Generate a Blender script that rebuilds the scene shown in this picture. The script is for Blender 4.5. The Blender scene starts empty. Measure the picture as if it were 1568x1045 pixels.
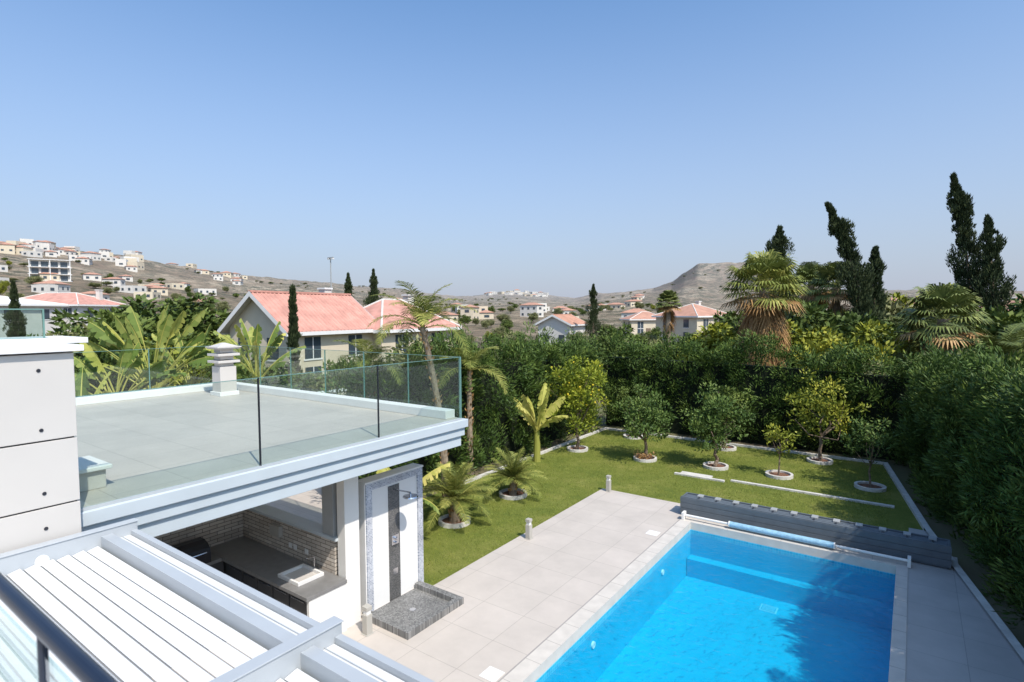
import bpy, math, numpy as np
from mathutils import Vector, Matrix
rng=np.random.default_rng(7)
S=bpy.context.scene
rad=math.radians
# ------------------------------------------------------------------ materials
def newmat(n):
    m=bpy.data.materials.new(n); m.use_nodes=True
    nt=m.node_tree; nt.nodes.clear(); return m,nt,nt.nodes,nt.links
def mat(n,col,rough=.7,var=.12,scale=3.,bump=.0,bscale=40.,metal=0.,spec=.3,col2=None,detail=4):
    m,nt,N,L=newmat(n)
    o=N.new('ShaderNodeOutputMaterial'); p=N.new('ShaderNodeBsdfPrincipled')
    tc=N.new('ShaderNodeNewGeometry'); nz=N.new('ShaderNodeTexNoise'); nz.inputs['Scale'].default_value=scale; nz.inputs['Detail'].default_value=detail
    L.new(tc.outputs['Position'],nz.inputs['Vector'])
    r=N.new('ShaderNodeValToRGB'); r.color_ramp.elements[0].position=.3; r.color_ramp.elements[1].position=.7
    c=np.array(col)
    a=c*(1-var); b=np.array(col2) if col2 is not None else np.minimum(c*(1+var),1)
    r.color_ramp.elements[0].color=(*a,1); r.color_ramp.elements[1].color=(*b,1)
    L.new(nz.outputs['Fac'],r.inputs['Fac']); L.new(r.outputs['Color'],p.inputs['Base Color'])
    p.inputs['Roughness'].default_value=rough; p.inputs['Metallic'].default_value=metal
    p.inputs['Specular IOR Level'].default_value=spec
    if bump>0:
        n2=N.new('ShaderNodeTexNoise'); n2.inputs['Scale'].default_value=bscale; n2.inputs['Detail'].default_value=5
        L.new(tc.outputs['Position'],n2.inputs['Vector'])
        bp=N.new('ShaderNodeBump'); bp.inputs['Strength'].default_value=bump; bp.inputs['Distance'].default_value=.02
        L.new(n2.outputs['Fac'],bp.inputs['Height']); L.new(bp.outputs['Normal'],p.inputs['Normal'])
    L.new(p.outputs[0],o.inputs[0]); return m
def tilemat(n,c1,c2,cm,w,h,mortar=.006,rough=.6,offset=0.,bump=.3,plane='xy',dirt=.12,shift=(0,0,0)):
    m,nt,N,L=newmat(n)
    o=N.new('ShaderNodeOutputMaterial'); p=N.new('ShaderNodeBsdfPrincipled'); g=N.new('ShaderNodeNewGeometry')
    sp=N.new('ShaderNodeSeparateXYZ'); cb=N.new('ShaderNodeCombineXYZ'); L.new(g.outputs['Position'],sp.inputs[0])
    ax={'x':0,'y':1,'z':2}
    L.new(sp.outputs[ax[plane[0]]],cb.inputs[0]); L.new(sp.outputs[ax[plane[1]]],cb.inputs[1])
    ad=N.new('ShaderNodeVectorMath'); ad.operation='ADD'; ad.inputs[1].default_value=(100+shift[0],100+shift[1],0); L.new(cb.outputs[0],ad.inputs[0])
    b=N.new('ShaderNodeTexBrick'); b.offset=offset; b.inputs['Scale'].default_value=1; b.inputs['Brick Width'].default_value=w; b.inputs['Row Height'].default_value=h
    b.inputs['Mortar Size'].default_value=mortar; b.inputs['Mortar Smooth'].default_value=.1
    b.inputs['Color1'].default_value=(*c1,1); b.inputs['Color2'].default_value=(*c2,1); b.inputs['Mortar'].default_value=(*cm,1)
    L.new(ad.outputs[0],b.inputs['Vector'])
    nz=N.new('ShaderNodeTexNoise'); nz.inputs['Scale'].default_value=1.3; nz.inputs['Detail'].default_value=8; nz.inputs['Roughness'].default_value=.65; L.new(g.outputs['Position'],nz.inputs['Vector'])
    mr=N.new('ShaderNodeMapRange'); mr.inputs[1].default_value=.3; mr.inputs[2].default_value=.7; mr.inputs[3].default_value=1-dirt; mr.inputs[4].default_value=1+dirt*.6; L.new(nz.outputs['Fac'],mr.inputs[0])
    mx=N.new('ShaderNodeVectorMath'); mx.operation='SCALE'; L.new(b.outputs['Color'],mx.inputs[0]); L.new(mr.outputs[0],mx.inputs['Scale'])
    L.new(mx.outputs[0],p.inputs['Base Color']); p.inputs['Roughness'].default_value=rough; p.inputs['Specular IOR Level'].default_value=.35
    inv=N.new('ShaderNodeMath'); inv.operation='SUBTRACT'; inv.inputs[0].default_value=1; L.new(b.outputs['Fac'],inv.inputs[1])
    bp=N.new('ShaderNodeBump'); bp.inputs['Strength'].default_value=bump; bp.inputs['Distance'].default_value=.01; L.new(inv.outputs[0],bp.inputs['Height']); L.new(bp.outputs['Normal'],p.inputs['Normal'])
    L.new(p.outputs[0],o.inputs[0]); return m
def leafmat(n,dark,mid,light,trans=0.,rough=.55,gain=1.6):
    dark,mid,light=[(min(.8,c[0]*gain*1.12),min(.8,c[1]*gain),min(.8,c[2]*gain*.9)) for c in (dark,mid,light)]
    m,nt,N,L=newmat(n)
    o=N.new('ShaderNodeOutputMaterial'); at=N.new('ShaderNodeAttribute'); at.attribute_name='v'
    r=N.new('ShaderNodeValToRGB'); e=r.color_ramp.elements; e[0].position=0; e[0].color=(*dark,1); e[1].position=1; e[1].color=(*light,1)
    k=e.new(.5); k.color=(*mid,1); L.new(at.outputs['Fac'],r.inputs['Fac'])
    p=N.new('ShaderNodeBsdfPrincipled'); p.inputs['Roughness'].default_value=rough; p.inputs['Specular IOR Level'].default_value=.2
    L.new(r.outputs[0],p.inputs['Base Color'])
    if trans>0:
        t=N.new('ShaderNodeBsdfTranslucent'); mx=N.new('ShaderNodeMixShader'); mx.inputs[0].default_value=trans
        L.new(r.outputs[0],t.inputs['Color']); L.new(p.outputs[0],mx.inputs[1]); L.new(t.outputs[0],mx.inputs[2]); L.new(mx.outputs[0],o.inputs[0])
    else: L.new(p.outputs[0],o.inputs[0])
    return m
def glassmat(n,tint,refl=1.):
    m,nt,N,L=newmat(n)
    o=N.new('ShaderNodeOutputMaterial'); t=N.new('ShaderNodeBsdfTransparent'); t.inputs[0].default_value=(*tint,1)
    g=N.new('ShaderNodeBsdfGlossy'); g.inputs['Roughness'].default_value=.01; g.inputs['Color'].default_value=(refl,refl,refl,1)
    f=N.new('ShaderNodeFresnel'); ge=N.new('ShaderNodeNewGeometry'); ir=N.new('ShaderNodeMapRange'); ir.inputs[3].default_value=1.5; ir.inputs[4].default_value=1/1.5
    L.new(ge.outputs['Backfacing'],ir.inputs[0]); L.new(ir.outputs[0],f.inputs[0])
    mx=N.new('ShaderNodeMixShader'); L.new(f.outputs[0],mx.inputs[0]); L.new(t.outputs[0],mx.inputs[1]); L.new(g.outputs[0],mx.inputs[2]); L.new(mx.outputs[0],o.inputs[0]); return m
M={}
M['white']=mat('white_plaster',(.76,.74,.70),.6,.03,2,.08,60)
M['cap']=mat('white_cap_stone',(.74,.73,.71),.5,.03,3)
M['panel']=mat('grey_beige_panel',(.55,.52,.485),.45,.03,1.2)
M['joint']=mat('dark_joint',(.05,.05,.05),.8,.1)
M['fascia']=mat('fascia_aluminium',(.50,.55,.58),.35,.04,2,spec=.5)
M['alu']=mat('pergola_aluminium',(.40,.425,.445),.35,.04,3,spec=.5)
M['louver']=mat('louver_white',(.66,.665,.67),.45,.02,2,spec=.3)
M['louverd']=mat('louver_gap_strip',(.22,.225,.23),.6,.05,2)  # dark grey strip below the gap between louvers
M['black']=mat('black_metal',(.02,.022,.03),.35,.1,5,spec=.5)
M['dark']=mat('dark_interior',(.06,.06,.062),.6,.1,5)
M['grey']=mat('grey_metal',(.35,.36,.36),.4,.05,5,spec=.5)
M['chrome']=mat('chrome',(.6,.6,.62),.15,.02,5,metal=1.)
M['terr']=tilemat('terrace_tiles',(.52,.475,.425),(.485,.445,.40),(.36,.335,.30),.8,.8,.005,.5,dirt=.09)
M['pave']=tilemat('patio_paving',(.53,.475,.425),(.50,.45,.40),(.36,.325,.29),.9,.9,.005,.6,dirt=.10)
M['pave2']=tilemat('side_paving',(.44,.42,.40),(.42,.40,.38),(.30,.29,.28),.9,.9,.005,.6)
M['coping']=mat('pool_coping_stone',(.56,.52,.47),.6,.08,4,.1,50)
M['liner']=tilemat('pool_liner',(.007,.43,.64),(.006,.41,.62),(.007,.42,.63),.3,.3,.002,.5,bump=.0,dirt=.06)
M['mosaic']=tilemat('pool_mosaic_band',(.03,.44,.64),(.08,.54,.72),(.25,.6,.72),.06,.06,.004,.3,plane='yz')
M['mosaicx']=tilemat('pool_mosaic_band_x',(.03,.44,.64),(.08,.54,.72),(.25,.6,.72),.06,.06,.004,.3,plane='xz')
M['stone']=tilemat('split_stone_tiles_x',(.44,.38,.32),(.62,.56,.49),(.17,.15,.13),.28,.07,.006,.8,offset=.5,bump=.8,plane='xz')
M['stoney']=tilemat('split_stone_tiles_y',(.44,.38,.32),(.62,.56,.49),(.17,.15,.13),.28,.07,.006,.8,offset=.5,bump=.8,plane='yz')
M['showtile']=tilemat('shower_mosaic',(.17,.21,.30),(.50,.53,.60),(.62,.62,.63),.03,.03,.004,.4,plane='yz',dirt=.35)
M['pebble']=tilemat('dark_pebble_mosaic',(.05,.05,.05),(.20,.19,.18),(.12,.12,.12),.028,.02,.004,.5,offset=.5,plane='yz',dirt=.4)
M['traytile']=tilemat('dark_tray_mosaic',(.10,.10,.10),(.32,.31,.30),(.18,.18,.17),.03,.03,.004,.5,plane='xy',dirt=.3)
M['counter']=mat('dark_counter',(.20,.195,.19),.3,.1,8)
M['cover']=mat('cover_box_slate',(.115,.135,.155),.5,.1,4)
M['bark']=mat('bark',(.20,.15,.11),.9,.3,12,.5,30)
M['palmbark']=mat('palm_bark',(.27,.21,.15),.9,.35,10,.6,20)
M['soil']=mat('mulch',(.18,.09,.055),.95,.4,20,.6,60)
M['roof']=mat('terracotta_roof',(.52,.265,.21),.8,.18,1.5,.4,6)
M['roof2']=mat('orange_roof',(.44,.24,.17),.8,.15,1)
M['cream']=mat('cream_wall',(.62,.54,.41),.85,.07,1)
M['creamlt']=mat('offwhite_wall',(.64,.61,.56),.85,.05,1)
M['win']=mat('window_glass',(.05,.07,.09),.1,.2,1,spec=.8)
M['glass']=glassmat('rail_glass',(.905,.95,.93))
M['glassg']=glassmat('green_rail_glass',(.80,.89,.865))
M['glassedge']=mat('glass_edge',(.14,.26,.23),.2,.05,5,spec=.6)
M['kerb']=mat('white_kerb',(.56,.54,.50),.8,.15,5,.2,30)
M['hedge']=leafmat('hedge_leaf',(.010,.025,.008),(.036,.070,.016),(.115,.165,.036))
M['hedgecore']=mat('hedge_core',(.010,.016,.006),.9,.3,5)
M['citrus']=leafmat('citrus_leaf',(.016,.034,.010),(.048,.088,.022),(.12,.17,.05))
M['lemon']=leafmat('lemon_leaf',(.04,.065,.008),(.13,.175,.02),(.30,.32,.04),.2)
M['lemonf']=mat('lemon_fruit',(.75,.55,.04),.5,.05)
M['palm']=leafmat('palm_leaf',(.04,.06,.015),(.12,.155,.04),(.28,.29,.09),.2)
M['palmd']=leafmat('palm_leaf_dark',(.03,.045,.015),(.075,.105,.033),(.17,.20,.07))
M['dead']=leafmat('dead_frond',(.12,.07,.03),(.28,.18,.08),(.42,.30,.15),0,gain=1.2)
M['banana']=leafmat('banana_leaf',(.045,.085,.02),(.12,.185,.045),(.28,.33,.10),.3,gain=1.4)
M['bananay']=leafmat('banana_leaf_yellow',(.18,.22,.05),(.32,.35,.09),(.46,.44,.17),.3,gain=1.4)
M['cyp']=leafmat('cypress_leaf',(.009,.017,.009),(.028,.043,.020),(.06,.08,.038))
M['broad']=leafmat('broad_leaf',(.018,.033,.010),(.050,.082,.020),(.12,.16,.042))
M['olive']=leafmat('olive_leaf',(.035,.05,.025),(.09,.11,.05),(.18,.19,.10))
M['yg']=leafmat('yellowgreen_leaf',(.04,.06,.008),(.12,.15,.02),(.26,.265,.04))
M['grassb']=leafmat('grass_blade',(.065,.10,.02),(.12,.16,.03),(.20,.24,.05),0,gain=1.35)
# ------------------------------------------------------------------ mesh builder
class MB:
    def __init__(s): s.v=[];s.f=[];s.m=[];s.mats=[]
    def mi(s,k):
        if k not in s.mats: s.mats.append(k)
        return s.mats.index(k)
    def poly(s,vs,k):
        i=len(s.v); s.v+= [tuple(map(float,q)) for q in vs]; s.f.append(list(range(i,i+len(vs)))); s.m.append(s.mi(k))
    def box(s,x0,x1,y0,y1,z0,z1,k,ks=None):
        i=len(s.v); s.v+=[(x0,y0,z0),(x1,y0,z0),(x1,y1,z0),(x0,y1,z0),(x0,y0,z1),(x1,y0,z1),(x1,y1,z1),(x0,y1,z1)]
        F=[(0,3,2,1),(4,5,6,7),(0,1,5,4),(1,2,6,5),(2,3,7,6),(3,0,4,7)]
        ks=ks or {}
        for j,(f,nm) in enumerate(zip(F,['-z','z','-y','x','y','-x'])):
            s.f.append([i+a for a in f]); s.m.append(s.mi(ks.get(nm,k)))
    def cyl(s,p0,p1,r0,r1,k,n=16,cap=True):
        p0=Vector(p0);p1=Vector(p1);d=(p1-p0).normalized(); a=d.orthogonal().normalized(); b=d.cross(a)
        i=len(s.v)
        for p,r in((p0,r0),(p1,r1)):
            for j in range(n):
                t=2*math.pi*j/n; s.v.append(tuple(p+(a*math.cos(t)+b*math.sin(t))*r))
        mi=s.mi(k)
        for j in range(n):
            s.f.append([i+j,i+(j+1)%n,i+n+(j+1)%n,i+n+j]); s.m.append(mi)
        if cap:
            s.f.append([i+j for j in range(n)][::-1]); s.m.append(mi); s.f.append([i+n+j for j in range(n)]); s.m.append(mi)
    def obj(s,name,parent=None,bevel=0,xf=None,smooth=False):
        me=bpy.data.meshes.new(name); V=s.v
        if xf is not None: V=[tuple(xf@Vector(q)) for q in V]
        me.from_pydata(V,[],s.f)
        for k in s.mats: me.materials.append(M[k])
        me.polygons.foreach_set('material_index',s.m)
        if smooth: me.shade_smooth()
        me.update(); o=bpy.data.objects.new(name,me); S.collection.objects.link(o)
        if parent: o.parent=parent
        if bevel:
            b=o.modifiers.new('bevel','BEVEL'); b.width=bevel; b.segments=2; b.limit_method='ANGLE'
        return o
def empty(name,loc=(0,0,0)):
    e=bpy.data.objects.new(name,None); S.collection.objects.link(e); e.empty_display_size=.3; return e
def soup(name,parts,parent=None,link=True,loc=None):
    keys=[];Q=[];mi=[];vv=[]
    for q,k,v in parts:
        if len(q)==0: continue
        if k not in keys: keys.append(k)
        Q.append(q); mi.append(np.full(len(q),keys.index(k),np.int32)); vv.append(np.broadcast_to(v,(len(q),)))
    Q=np.concatenate(Q).astype(np.float32); mi=np.concatenate(mi); vv=np.concatenate(vv).astype(np.float32)
    n=len(Q); me=bpy.data.meshes.new(name)
    me.vertices.add(4*n); me.vertices.foreach_set('co',Q.ravel())
    me.loops.add(4*n); me.loops.foreach_set('vertex_index',np.arange(4*n,dtype=np.int32))
    me.polygons.add(n); me.polygons.foreach_set('loop_start',np.arange(0,4*n,4,dtype=np.int32)); me.polygons.foreach_set('loop_total',np.full(n,4,np.int32))
    me.polygons.foreach_set('material_index',mi)
    for k in keys: me.materials.append(M[k])
    a=me.attributes.new('v','FLOAT','POINT'); a.data.foreach_set('value',np.repeat(vv,4))
    me.update(calc_edges=True)
    if not link: return me
    o=bpy.data.objects.new(name,me); S.collection.objects.link(o)
    if loc is not None: o.location=loc
    if parent: o.parent=parent
    return o
def nrm(a): return a/np.maximum(np.linalg.norm(a,axis=-1,keepdims=True),1e-9)
def leaves(c,d,L,w,mid=.45):
    c=np.asarray(c,float); d=nrm(np.asarray(d,float)); n=len(c)
    L=np.broadcast_to(L,(n,))[:,None]; w=np.broadcast_to(w,(n,))[:,None]
    s=nrm(np.cross(d,rng.normal(size=(n,3))))
    return np.stack([c,c+d*L*mid+s*w/2,c+d*L,c+d*L*mid-s*w/2],1)
def tube(path,rd,n=8):
    path=np.asarray(path,float); m=len(path); rd=np.broadcast_to(rd,(m,))
    T=nrm(np.gradient(path,axis=0)); ref=np.array([.3,.9,.1]); A=nrm(np.cross(T,ref)); B=np.cross(T,A)
    t=np.linspace(0,2*np.pi,n,endpoint=False)
    R=path[:,None]+rd[:,None,None]*(A[:,None]*np.cos(t)[None,:,None]+B[:,None]*np.sin(t)[None,:,None])
    R2=np.roll(R,-1,axis=1)
    return np.stack([R[:-1],R2[:-1],R2[1:],R[1:]],2).reshape(-1,4,3)
def clumps(cen,cr,per,L,w,up=.3,outw=1.,vb=None):
    k=len(cen); cr=np.broadcast_to(cr,(k,)); idx=np.repeat(np.arange(k),per)
    u=nrm(rng.normal(size=(len(idx),3))); rr=rng.random(len(idx))**.4
    p=cen[idx]+u*(cr[idx]*rr)[:,None]*np.array([1,1,.75])
    d=u*outw+rng.normal(size=u.shape)*.5; d[:,2]+=up
    cv=rng.random(k) if vb is None else vb
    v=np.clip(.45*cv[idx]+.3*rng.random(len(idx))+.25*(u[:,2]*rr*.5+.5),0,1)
    return leaves(p,d,L*(.6+.8*rng.random(len(idx))),w*(.7+.6*rng.random(len(idx)))),v
def inell(k,R,shell=.55):
    u=nrm(rng.normal(size=(k,3))); r=shell+(1-shell)*rng.random(k)**.7
    return u*r[:,None]*np.array(R)
def tree_parts(trunk_h,R,k=60,per=90,L=.1,w=.05,leaf='citrus',tr=.06,clr=None,lean=(0,0),bark='bark',shell=.45,nl=7,cz=None):
    parts=[]; cz=trunk_h+R[2]*.75 if cz is None else cz; c=np.array([lean[0],lean[1],cz])
    base=np.array([0,0,-.1]); fork=np.array([lean[0]*.5,lean[1]*.5,trunk_h])
    tt=np.linspace(0,1,5)[:,None]; path=base+(fork-base)*tt; path[1:-1,:2]+=rng.normal(size=(3,2))*tr*.5
    parts.append((tube(path,np.linspace(tr*1.3,tr*.8,5)),bark,.5))
    cen=inell(k,np.array(R)*.82,shell)*(1+rng.normal(size=(k,1))*.10)+c
    for i in range(nl):
        e=cen[rng.integers(k)]; mid=(fork+e)/2+rng.normal(size=3)*R[0]*.12
        parts.append((tube([fork,mid,e],[tr*.6,tr*.35,tr*.12],6),bark,.5))
    clr=R[0]*.28 if clr is None else clr
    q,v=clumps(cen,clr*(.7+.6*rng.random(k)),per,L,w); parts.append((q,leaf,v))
    return parts,cen
def xy(b,D): b=rad(b); return D*math.sin(b),D*math.cos(b)
# ------------------------------------------------------------------ terrain
CB=np.array([-180,-100,-77.9,-74.1,-69.7,-64.9,-59.6,-53.8,-47.6,-41.1,-38,-35.6,-32.5,-29.1,-26.5,-21.5,-19.6,-18.6,-17.3,-15.3,-12,-9.7,-4.6,20,180])
CE=np.array([.02,.10,.096,.090,.083,.070,.062,.055,.043,.028,.034,.037,.031,.025,.033,.038,.050,.064,.079,.080,.077,.05,.03,.02,.02])
CR=np.array([700,600,560,560,600,650,750,850,950,1300,1500,1500,1500,1400,1100,950,900,880,870,870,870,900,1000,1000,700])
def snoise(x,y,f):
    return (np.sin(x*f+1.3*np.sin(y*f*.7+.5))+np.sin(y*f*1.13+1.7*np.sin(x*f*.6+2))+np.sin((x+y)*f*.71+.9))/3
def th(x,y):
    x=np.asarray(x,float);y=np.asarray(y,float)
    D=np.hypot(x,y); b=np.degrees(np.arctan2(x,y)); e=np.interp(b,CB,CE); R=np.interp(b,CB,CR)
    R0=130.; s=np.clip((D-R0)/(R-R0),0,1.0)
    mesa=np.clip(1-np.abs(b+14.5)/7.,0,1)
    sm=s**(1.35+mesa*2.2)
    h=(5.4+e*R)*sm
    far=np.clip((D-R)/600,0,1); h=h*(1-.25*far)
    amp=np.clip((D-60)/400,0,1)
    h=h+amp*(2.2*snoise(x,y,.021)+1.0*snoise(x+50,y,.06)+.6*snoise(x,y+9,.17)+.5*snoise(x+7,y,.31))*(.4+.9*sm)
    h=h+mesa*sm*(2.2*np.abs(snoise(x*1.3,y*.8,.09))+1.3*snoise(x,y,.27))
    return h
bb=np.unique(np.concatenate([np.arange(-180,-100,4),np.arange(-100,20,.2),np.arange(20,180.1,4)]))
rr=np.concatenate([[60,70,85,100,115],np.geomspace(130,2200,190),[3500,6000]])
BB,RR=np.meshgrid(np.radians(bb),rr,indexing='ij'); X=RR*np.sin(BB);Y=RR*np.cos(BB);Z=th(X,Y)-.05
Z[:,-2:]=-5
nb,nr=X.shape; V=np.stack([X,Y,Z],-1).reshape(-1,3)
ii,jj=np.meshgrid(np.arange(nb-1),np.arange(nr-1),indexing='ij'); a=(ii*nr+jj).ravel()
F=np.stack([a,a+nr,a+nr+1,a+1],1)
V2=V.tolist(); Fl=F.tolist(); c0=len(V2); V2.append((0,0,-1.9))
Fl+=[[c0,i*nr,(i+1)*nr] for i in range(nb-1)]
Fl=[f[::-1] for f in Fl]
for i in range(nb): V2[i*nr]=(V2[i*nr][0],V2[i*nr][1],-.05)
me=bpy.data.meshes.new('ground'); me.from_pydata(V2,[],Fl); me.shade_smooth()
m,nt,N,L=newmat('dry_terrain')
o=N.new('ShaderNodeOutputMaterial'); p=N.new('ShaderNodeBsdfPrincipled'); g=N.new('ShaderNodeNewGeometry')
def nz(s,d=6,r=.6):
    n=N.new('ShaderNodeTexNoise'); n.inputs['Scale'].default_value=s; n.inputs['Detail'].default_value=d; n.inputs['Roughness'].default_value=r; L.new(g.outputs['Position'],n.inputs['Vector']); return n
def ramp(src,pts):
    r=N.new('ShaderNodeValToRGB'); e=r.color_ramp.elements
    while len(e)<len(pts): e.new(.5)
    for k,(ps,c) in zip(e,pts): k.position=ps;k.color=(*c,1)
    L.new(src,r.inputs[0]); return r
r1=ramp(nz(.02,8,.7).outputs[0],[(.36,(.21,.15,.10)),(.5,(.32,.24,.16)),(.62,(.48,.39,.28))])
r2=ramp(nz(.12,9,.85).outputs[0],[(.47,(1,1,1)),(.55,(.0,.0,.0))])
r3=ramp(nz(.012,5).outputs[0],[(.36,(.45,.45,.45)),(.56,(1,1,1))])
mul=N.new('ShaderNodeMath'); mul.operation='MULTIPLY'; L.new(r2.outputs[0],mul.inputs[0]); L.new(r3.outputs[0],mul.inputs[1])
sx_=N.new('ShaderNodeSeparateXYZ'); L.new(g.outputs['Normal'],sx_.inputs[0])
rs=ramp(sx_.outputs[2],[(.90,(1,1,1)),(.985,(0,0,0))])
ms=N.new('ShaderNodeMixRGB'); ms.inputs[2].default_value=(.15,.105,.075,1); L.new(rs.outputs[0],ms.inputs[0]); L.new(r1.outputs[0],ms.inputs[1])
mx=N.new('ShaderNodeMixRGB'); mx.inputs[2].default_value=(.070,.072,.038,1); L.new(mul.outputs[0],mx.inputs[0]); L.new(ms.outputs[0],mx.inputs[1])
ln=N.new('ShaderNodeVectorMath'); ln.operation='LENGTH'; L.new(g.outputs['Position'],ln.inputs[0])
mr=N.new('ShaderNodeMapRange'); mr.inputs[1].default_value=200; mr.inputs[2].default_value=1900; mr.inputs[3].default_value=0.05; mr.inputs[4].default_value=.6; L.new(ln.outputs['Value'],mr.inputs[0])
hz=N.new('ShaderNodeMixRGB'); hz.inputs[2].default_value=(.33,.335,.36,1); L.new(mr.outputs[0],hz.inputs[0]); L.new(mx.outputs[0],hz.inputs[1]); L.new(hz.outputs[0],p.inputs['Base Color'])  # aerial haze painted into the base colour, growing with distance
bp=N.new('ShaderNodeBump'); bp.inputs['Strength'].default_value=1.; bp.inputs['Distance'].default_value=3.; L.new(nz(.08,8,.75).outputs[0],bp.inputs['Height']); L.new(bp.outputs[0],p.inputs['Normal'])
p.inputs['Roughness'].default_value=.95; p.inputs['Specular IOR Level'].default_value=.1; L.new(p.outputs[0],o.inputs[0])
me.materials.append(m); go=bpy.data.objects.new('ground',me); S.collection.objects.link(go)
M['soilg']=mat('garden_earth',(.22,.17,.11),.95,.3,.3,.4,20,col2=(.13,.14,.06))
nb_=MB(); 
for (x0,x1,y0,y1) in ((-62,-4.78,-62,62),(.25,62,-62,62),(-4.78,.25,14.2,62),(-4.78,.25,-62,3)):
    nb_.poly([(x0,y0,-.02),(x1,y0,-.02),(x1,y1,-.02),(x0,y1,-.02)],'soilg')
nb_.obj('garden_ground')
# ------------------------------------------------------------------ lawn
m,nt,N,L=newmat('lawn_grass'); o=N.new('ShaderNodeOutputMaterial'); p=N.new('ShaderNodeBsdfPrincipled'); g=N.new('ShaderNodeNewGeometry')
r1=ramp(nz(.8,7,.75).outputs[0],[(.34,(.125,.165,.032)),(.5,(.18,.21,.042)),(.66,(.26,.265,.07))])
r2=ramp(nz(38,3,.8).outputs[0],[(.3,(.5,.5,.5)),(.7,(1.15,1.15,1.1))])
mx=N.new('ShaderNodeMixRGB'); mx.blend_type='MULTIPLY'; mx.inputs[0].default_value=1; L.new(r1.outputs[0],mx.inputs[1]); L.new(r2.outputs[0],mx.inputs[2]); L.new(mx.outputs[0],p.inputs['Base Color'])
bp=N.new('ShaderNodeBump'); bp.inputs['Strength'].default_value=.7; bp.inputs['Distance'].default_value=.03; L.new(nz(60,3).outputs[0],bp.inputs['Height']); L.new(bp.outputs[0],p.inputs['Normal'])
p.inputs['Roughness'].default_value=.85; p.inputs['Specular IOR Level'].default_value=.15; L.new(p.outputs[0],o.inputs[0]); M['lawn']=m
b=MB()
b.poly([(-11.5,7.9,0),(-7.6,7.9,0),(-7.6,15.35,0),(-7.6,23.4,0),(-11.5,23.4,0)],'lawn')
b.poly([(-7.6,15.35,0),(-.2,15.35,0),(.4,16.8,0),(-.65,23.4,0),(-7.6,23.4,0)],'lawn')
b.obj('lawn')
n=60000; gx=rng.uniform(-11.5,-.4,n); gy=rng.uniform(8,23.3,n); k=~((gx>-7.6)&(gy<15.4)); k&=gx<(.35-(gy-16.8)*.166); gx=gx[k];gy=gy[k]
d=rng.normal(size=(len(gx),3))*.5; d[:,2]=1
soup('grass_blades',[(leaves(np.stack([gx,gy,np.zeros(len(gx))],1),d,.03+.03*rng.random(len(gx)),.012),'grassb',rng.random(len(gx)))])
# ------------------------------------------------------------------ patio, pool
b=MB()
b.box(-7.6,-4.78,-3,15.35,-.1,.02,'pave'); b.box(-16,-7.6,-3,7.9,-.1,.019,'pave')
b.box(-4.78,0.9,14.36,15.35,-.1,.018,'pave'); b.box(-17.9,-13.1,7.9,14,-.1,.017,'pave'); b.box(-13.1,-11.55,7.9,9.4,-.1,.017,'pave'); b.box(-17.9,-16,-2,7.9,-.1,.017,'pave')
b.obj('patio_paving')
b=MB()
b.poly([(.03,2,.02),(3.4,2,.02),(1.45,12.3,.02),(.45,16.8,.02),(.03,16.8,.02)],'pave2'); b.obj('side_paving')
M['joint2']=mat('grout',(.33,.31,.29),.9,.1)
b=MB()
b.box(-4.78,-4.5,4,14.36,-.15,.035,'coping'); b.box(-4.5,-.17,14.08,14.36,-.15,.035,'coping'); b.box(-.17,.03,4,14.36,-.15,.035,'coping')
b.box(-4.5,-.17,3.6,4,-.15,.035,'coping')
for y in np.arange(4.6,14.3,.6): b.box(-4.781,-4.499,y-.003,y+.003,.03,.037,'joint2'); b.box(-.171,.031,y-.003,y+.003,.03,.037,'joint2')
b.box(-4.80,-4.775,4,14.36,.015,.037,'joint2')
for x in np.arange(-4.2,-.2,.6): b.box(x-.003,x+.003,14.079,14.361,.03,.037,'joint2')
b.obj('pool_coping')
M['linerl']=mat('drain_pale',(.16,.58,.72),.5,.03)
b=MB()
zb=-1.25; x0,x1,y0,y1=-4.5,-.17,4,14.08
b.poly([(x0,y0,zb),(x1,y0,zb),(x1,y1,zb),(x0,y1,zb)],'liner')
for z0,z1,kx,ky in ((zb,-.28,'liner','liner'),(-.28,-.15,'mosaic','mosaicx')):
    b.poly([(x0,y0,z0),(x0,y1,z0),(x0,y1,z1),(x0,y0,z1)],kx); b.poly([(x1,y0,z0),(x1,y0,z1),(x1,y1,z1),(x1,y1,z0)],kx)
    b.poly([(x0,y1,z0),(x1,y1,z0),(x1,y1,z1),(x0,y1,z1)],ky); b.poly([(x0,y0,z0),(x0,y0,z1),(x1,y0,z1),(x1,y0,z0)],ky)
b.box(x0+.01,x1-.01,y1-.3,y1-.002,zb,-.8,'liner')
b.box(-2.65,-2.3,13.1,13.4,zb,zb+.015,'linerl'); b.box(-2.62,-2.33,13.13,13.37,zb+.015,zb+.02,'liner')
for i in range(4): b.box(-2.6,-2.35,13.15+i*.055,13.17+i*.055,zb+.02,zb+.025,'linerl')
for yy in (8.7,12.1): b.cyl((x0,yy,-.5),(x0+.03,yy,-.5),.06,.06,'cap',20)
b.obj('swimming_pool')
m,nt,N,L=newmat('pool_water'); o=N.new('ShaderNodeOutputMaterial'); g=N.new('ShaderNodeNewGeometry')
t=N.new('ShaderNodeBsdfTransparent'); t.inputs[0].default_value=(.66,.95,1,1)
gl=N.new('ShaderNodeBsdfGlossy'); gl.inputs['Roughness'].default_value=.02
f=N.new('ShaderNodeFresnel'); f.inputs[0].default_value=1.33; mx=N.new('ShaderNodeMixShader')
bp=N.new('ShaderNodeBump'); bp.inputs['Strength'].default_value=.55; bp.inputs['Distance'].default_value=.05
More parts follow.
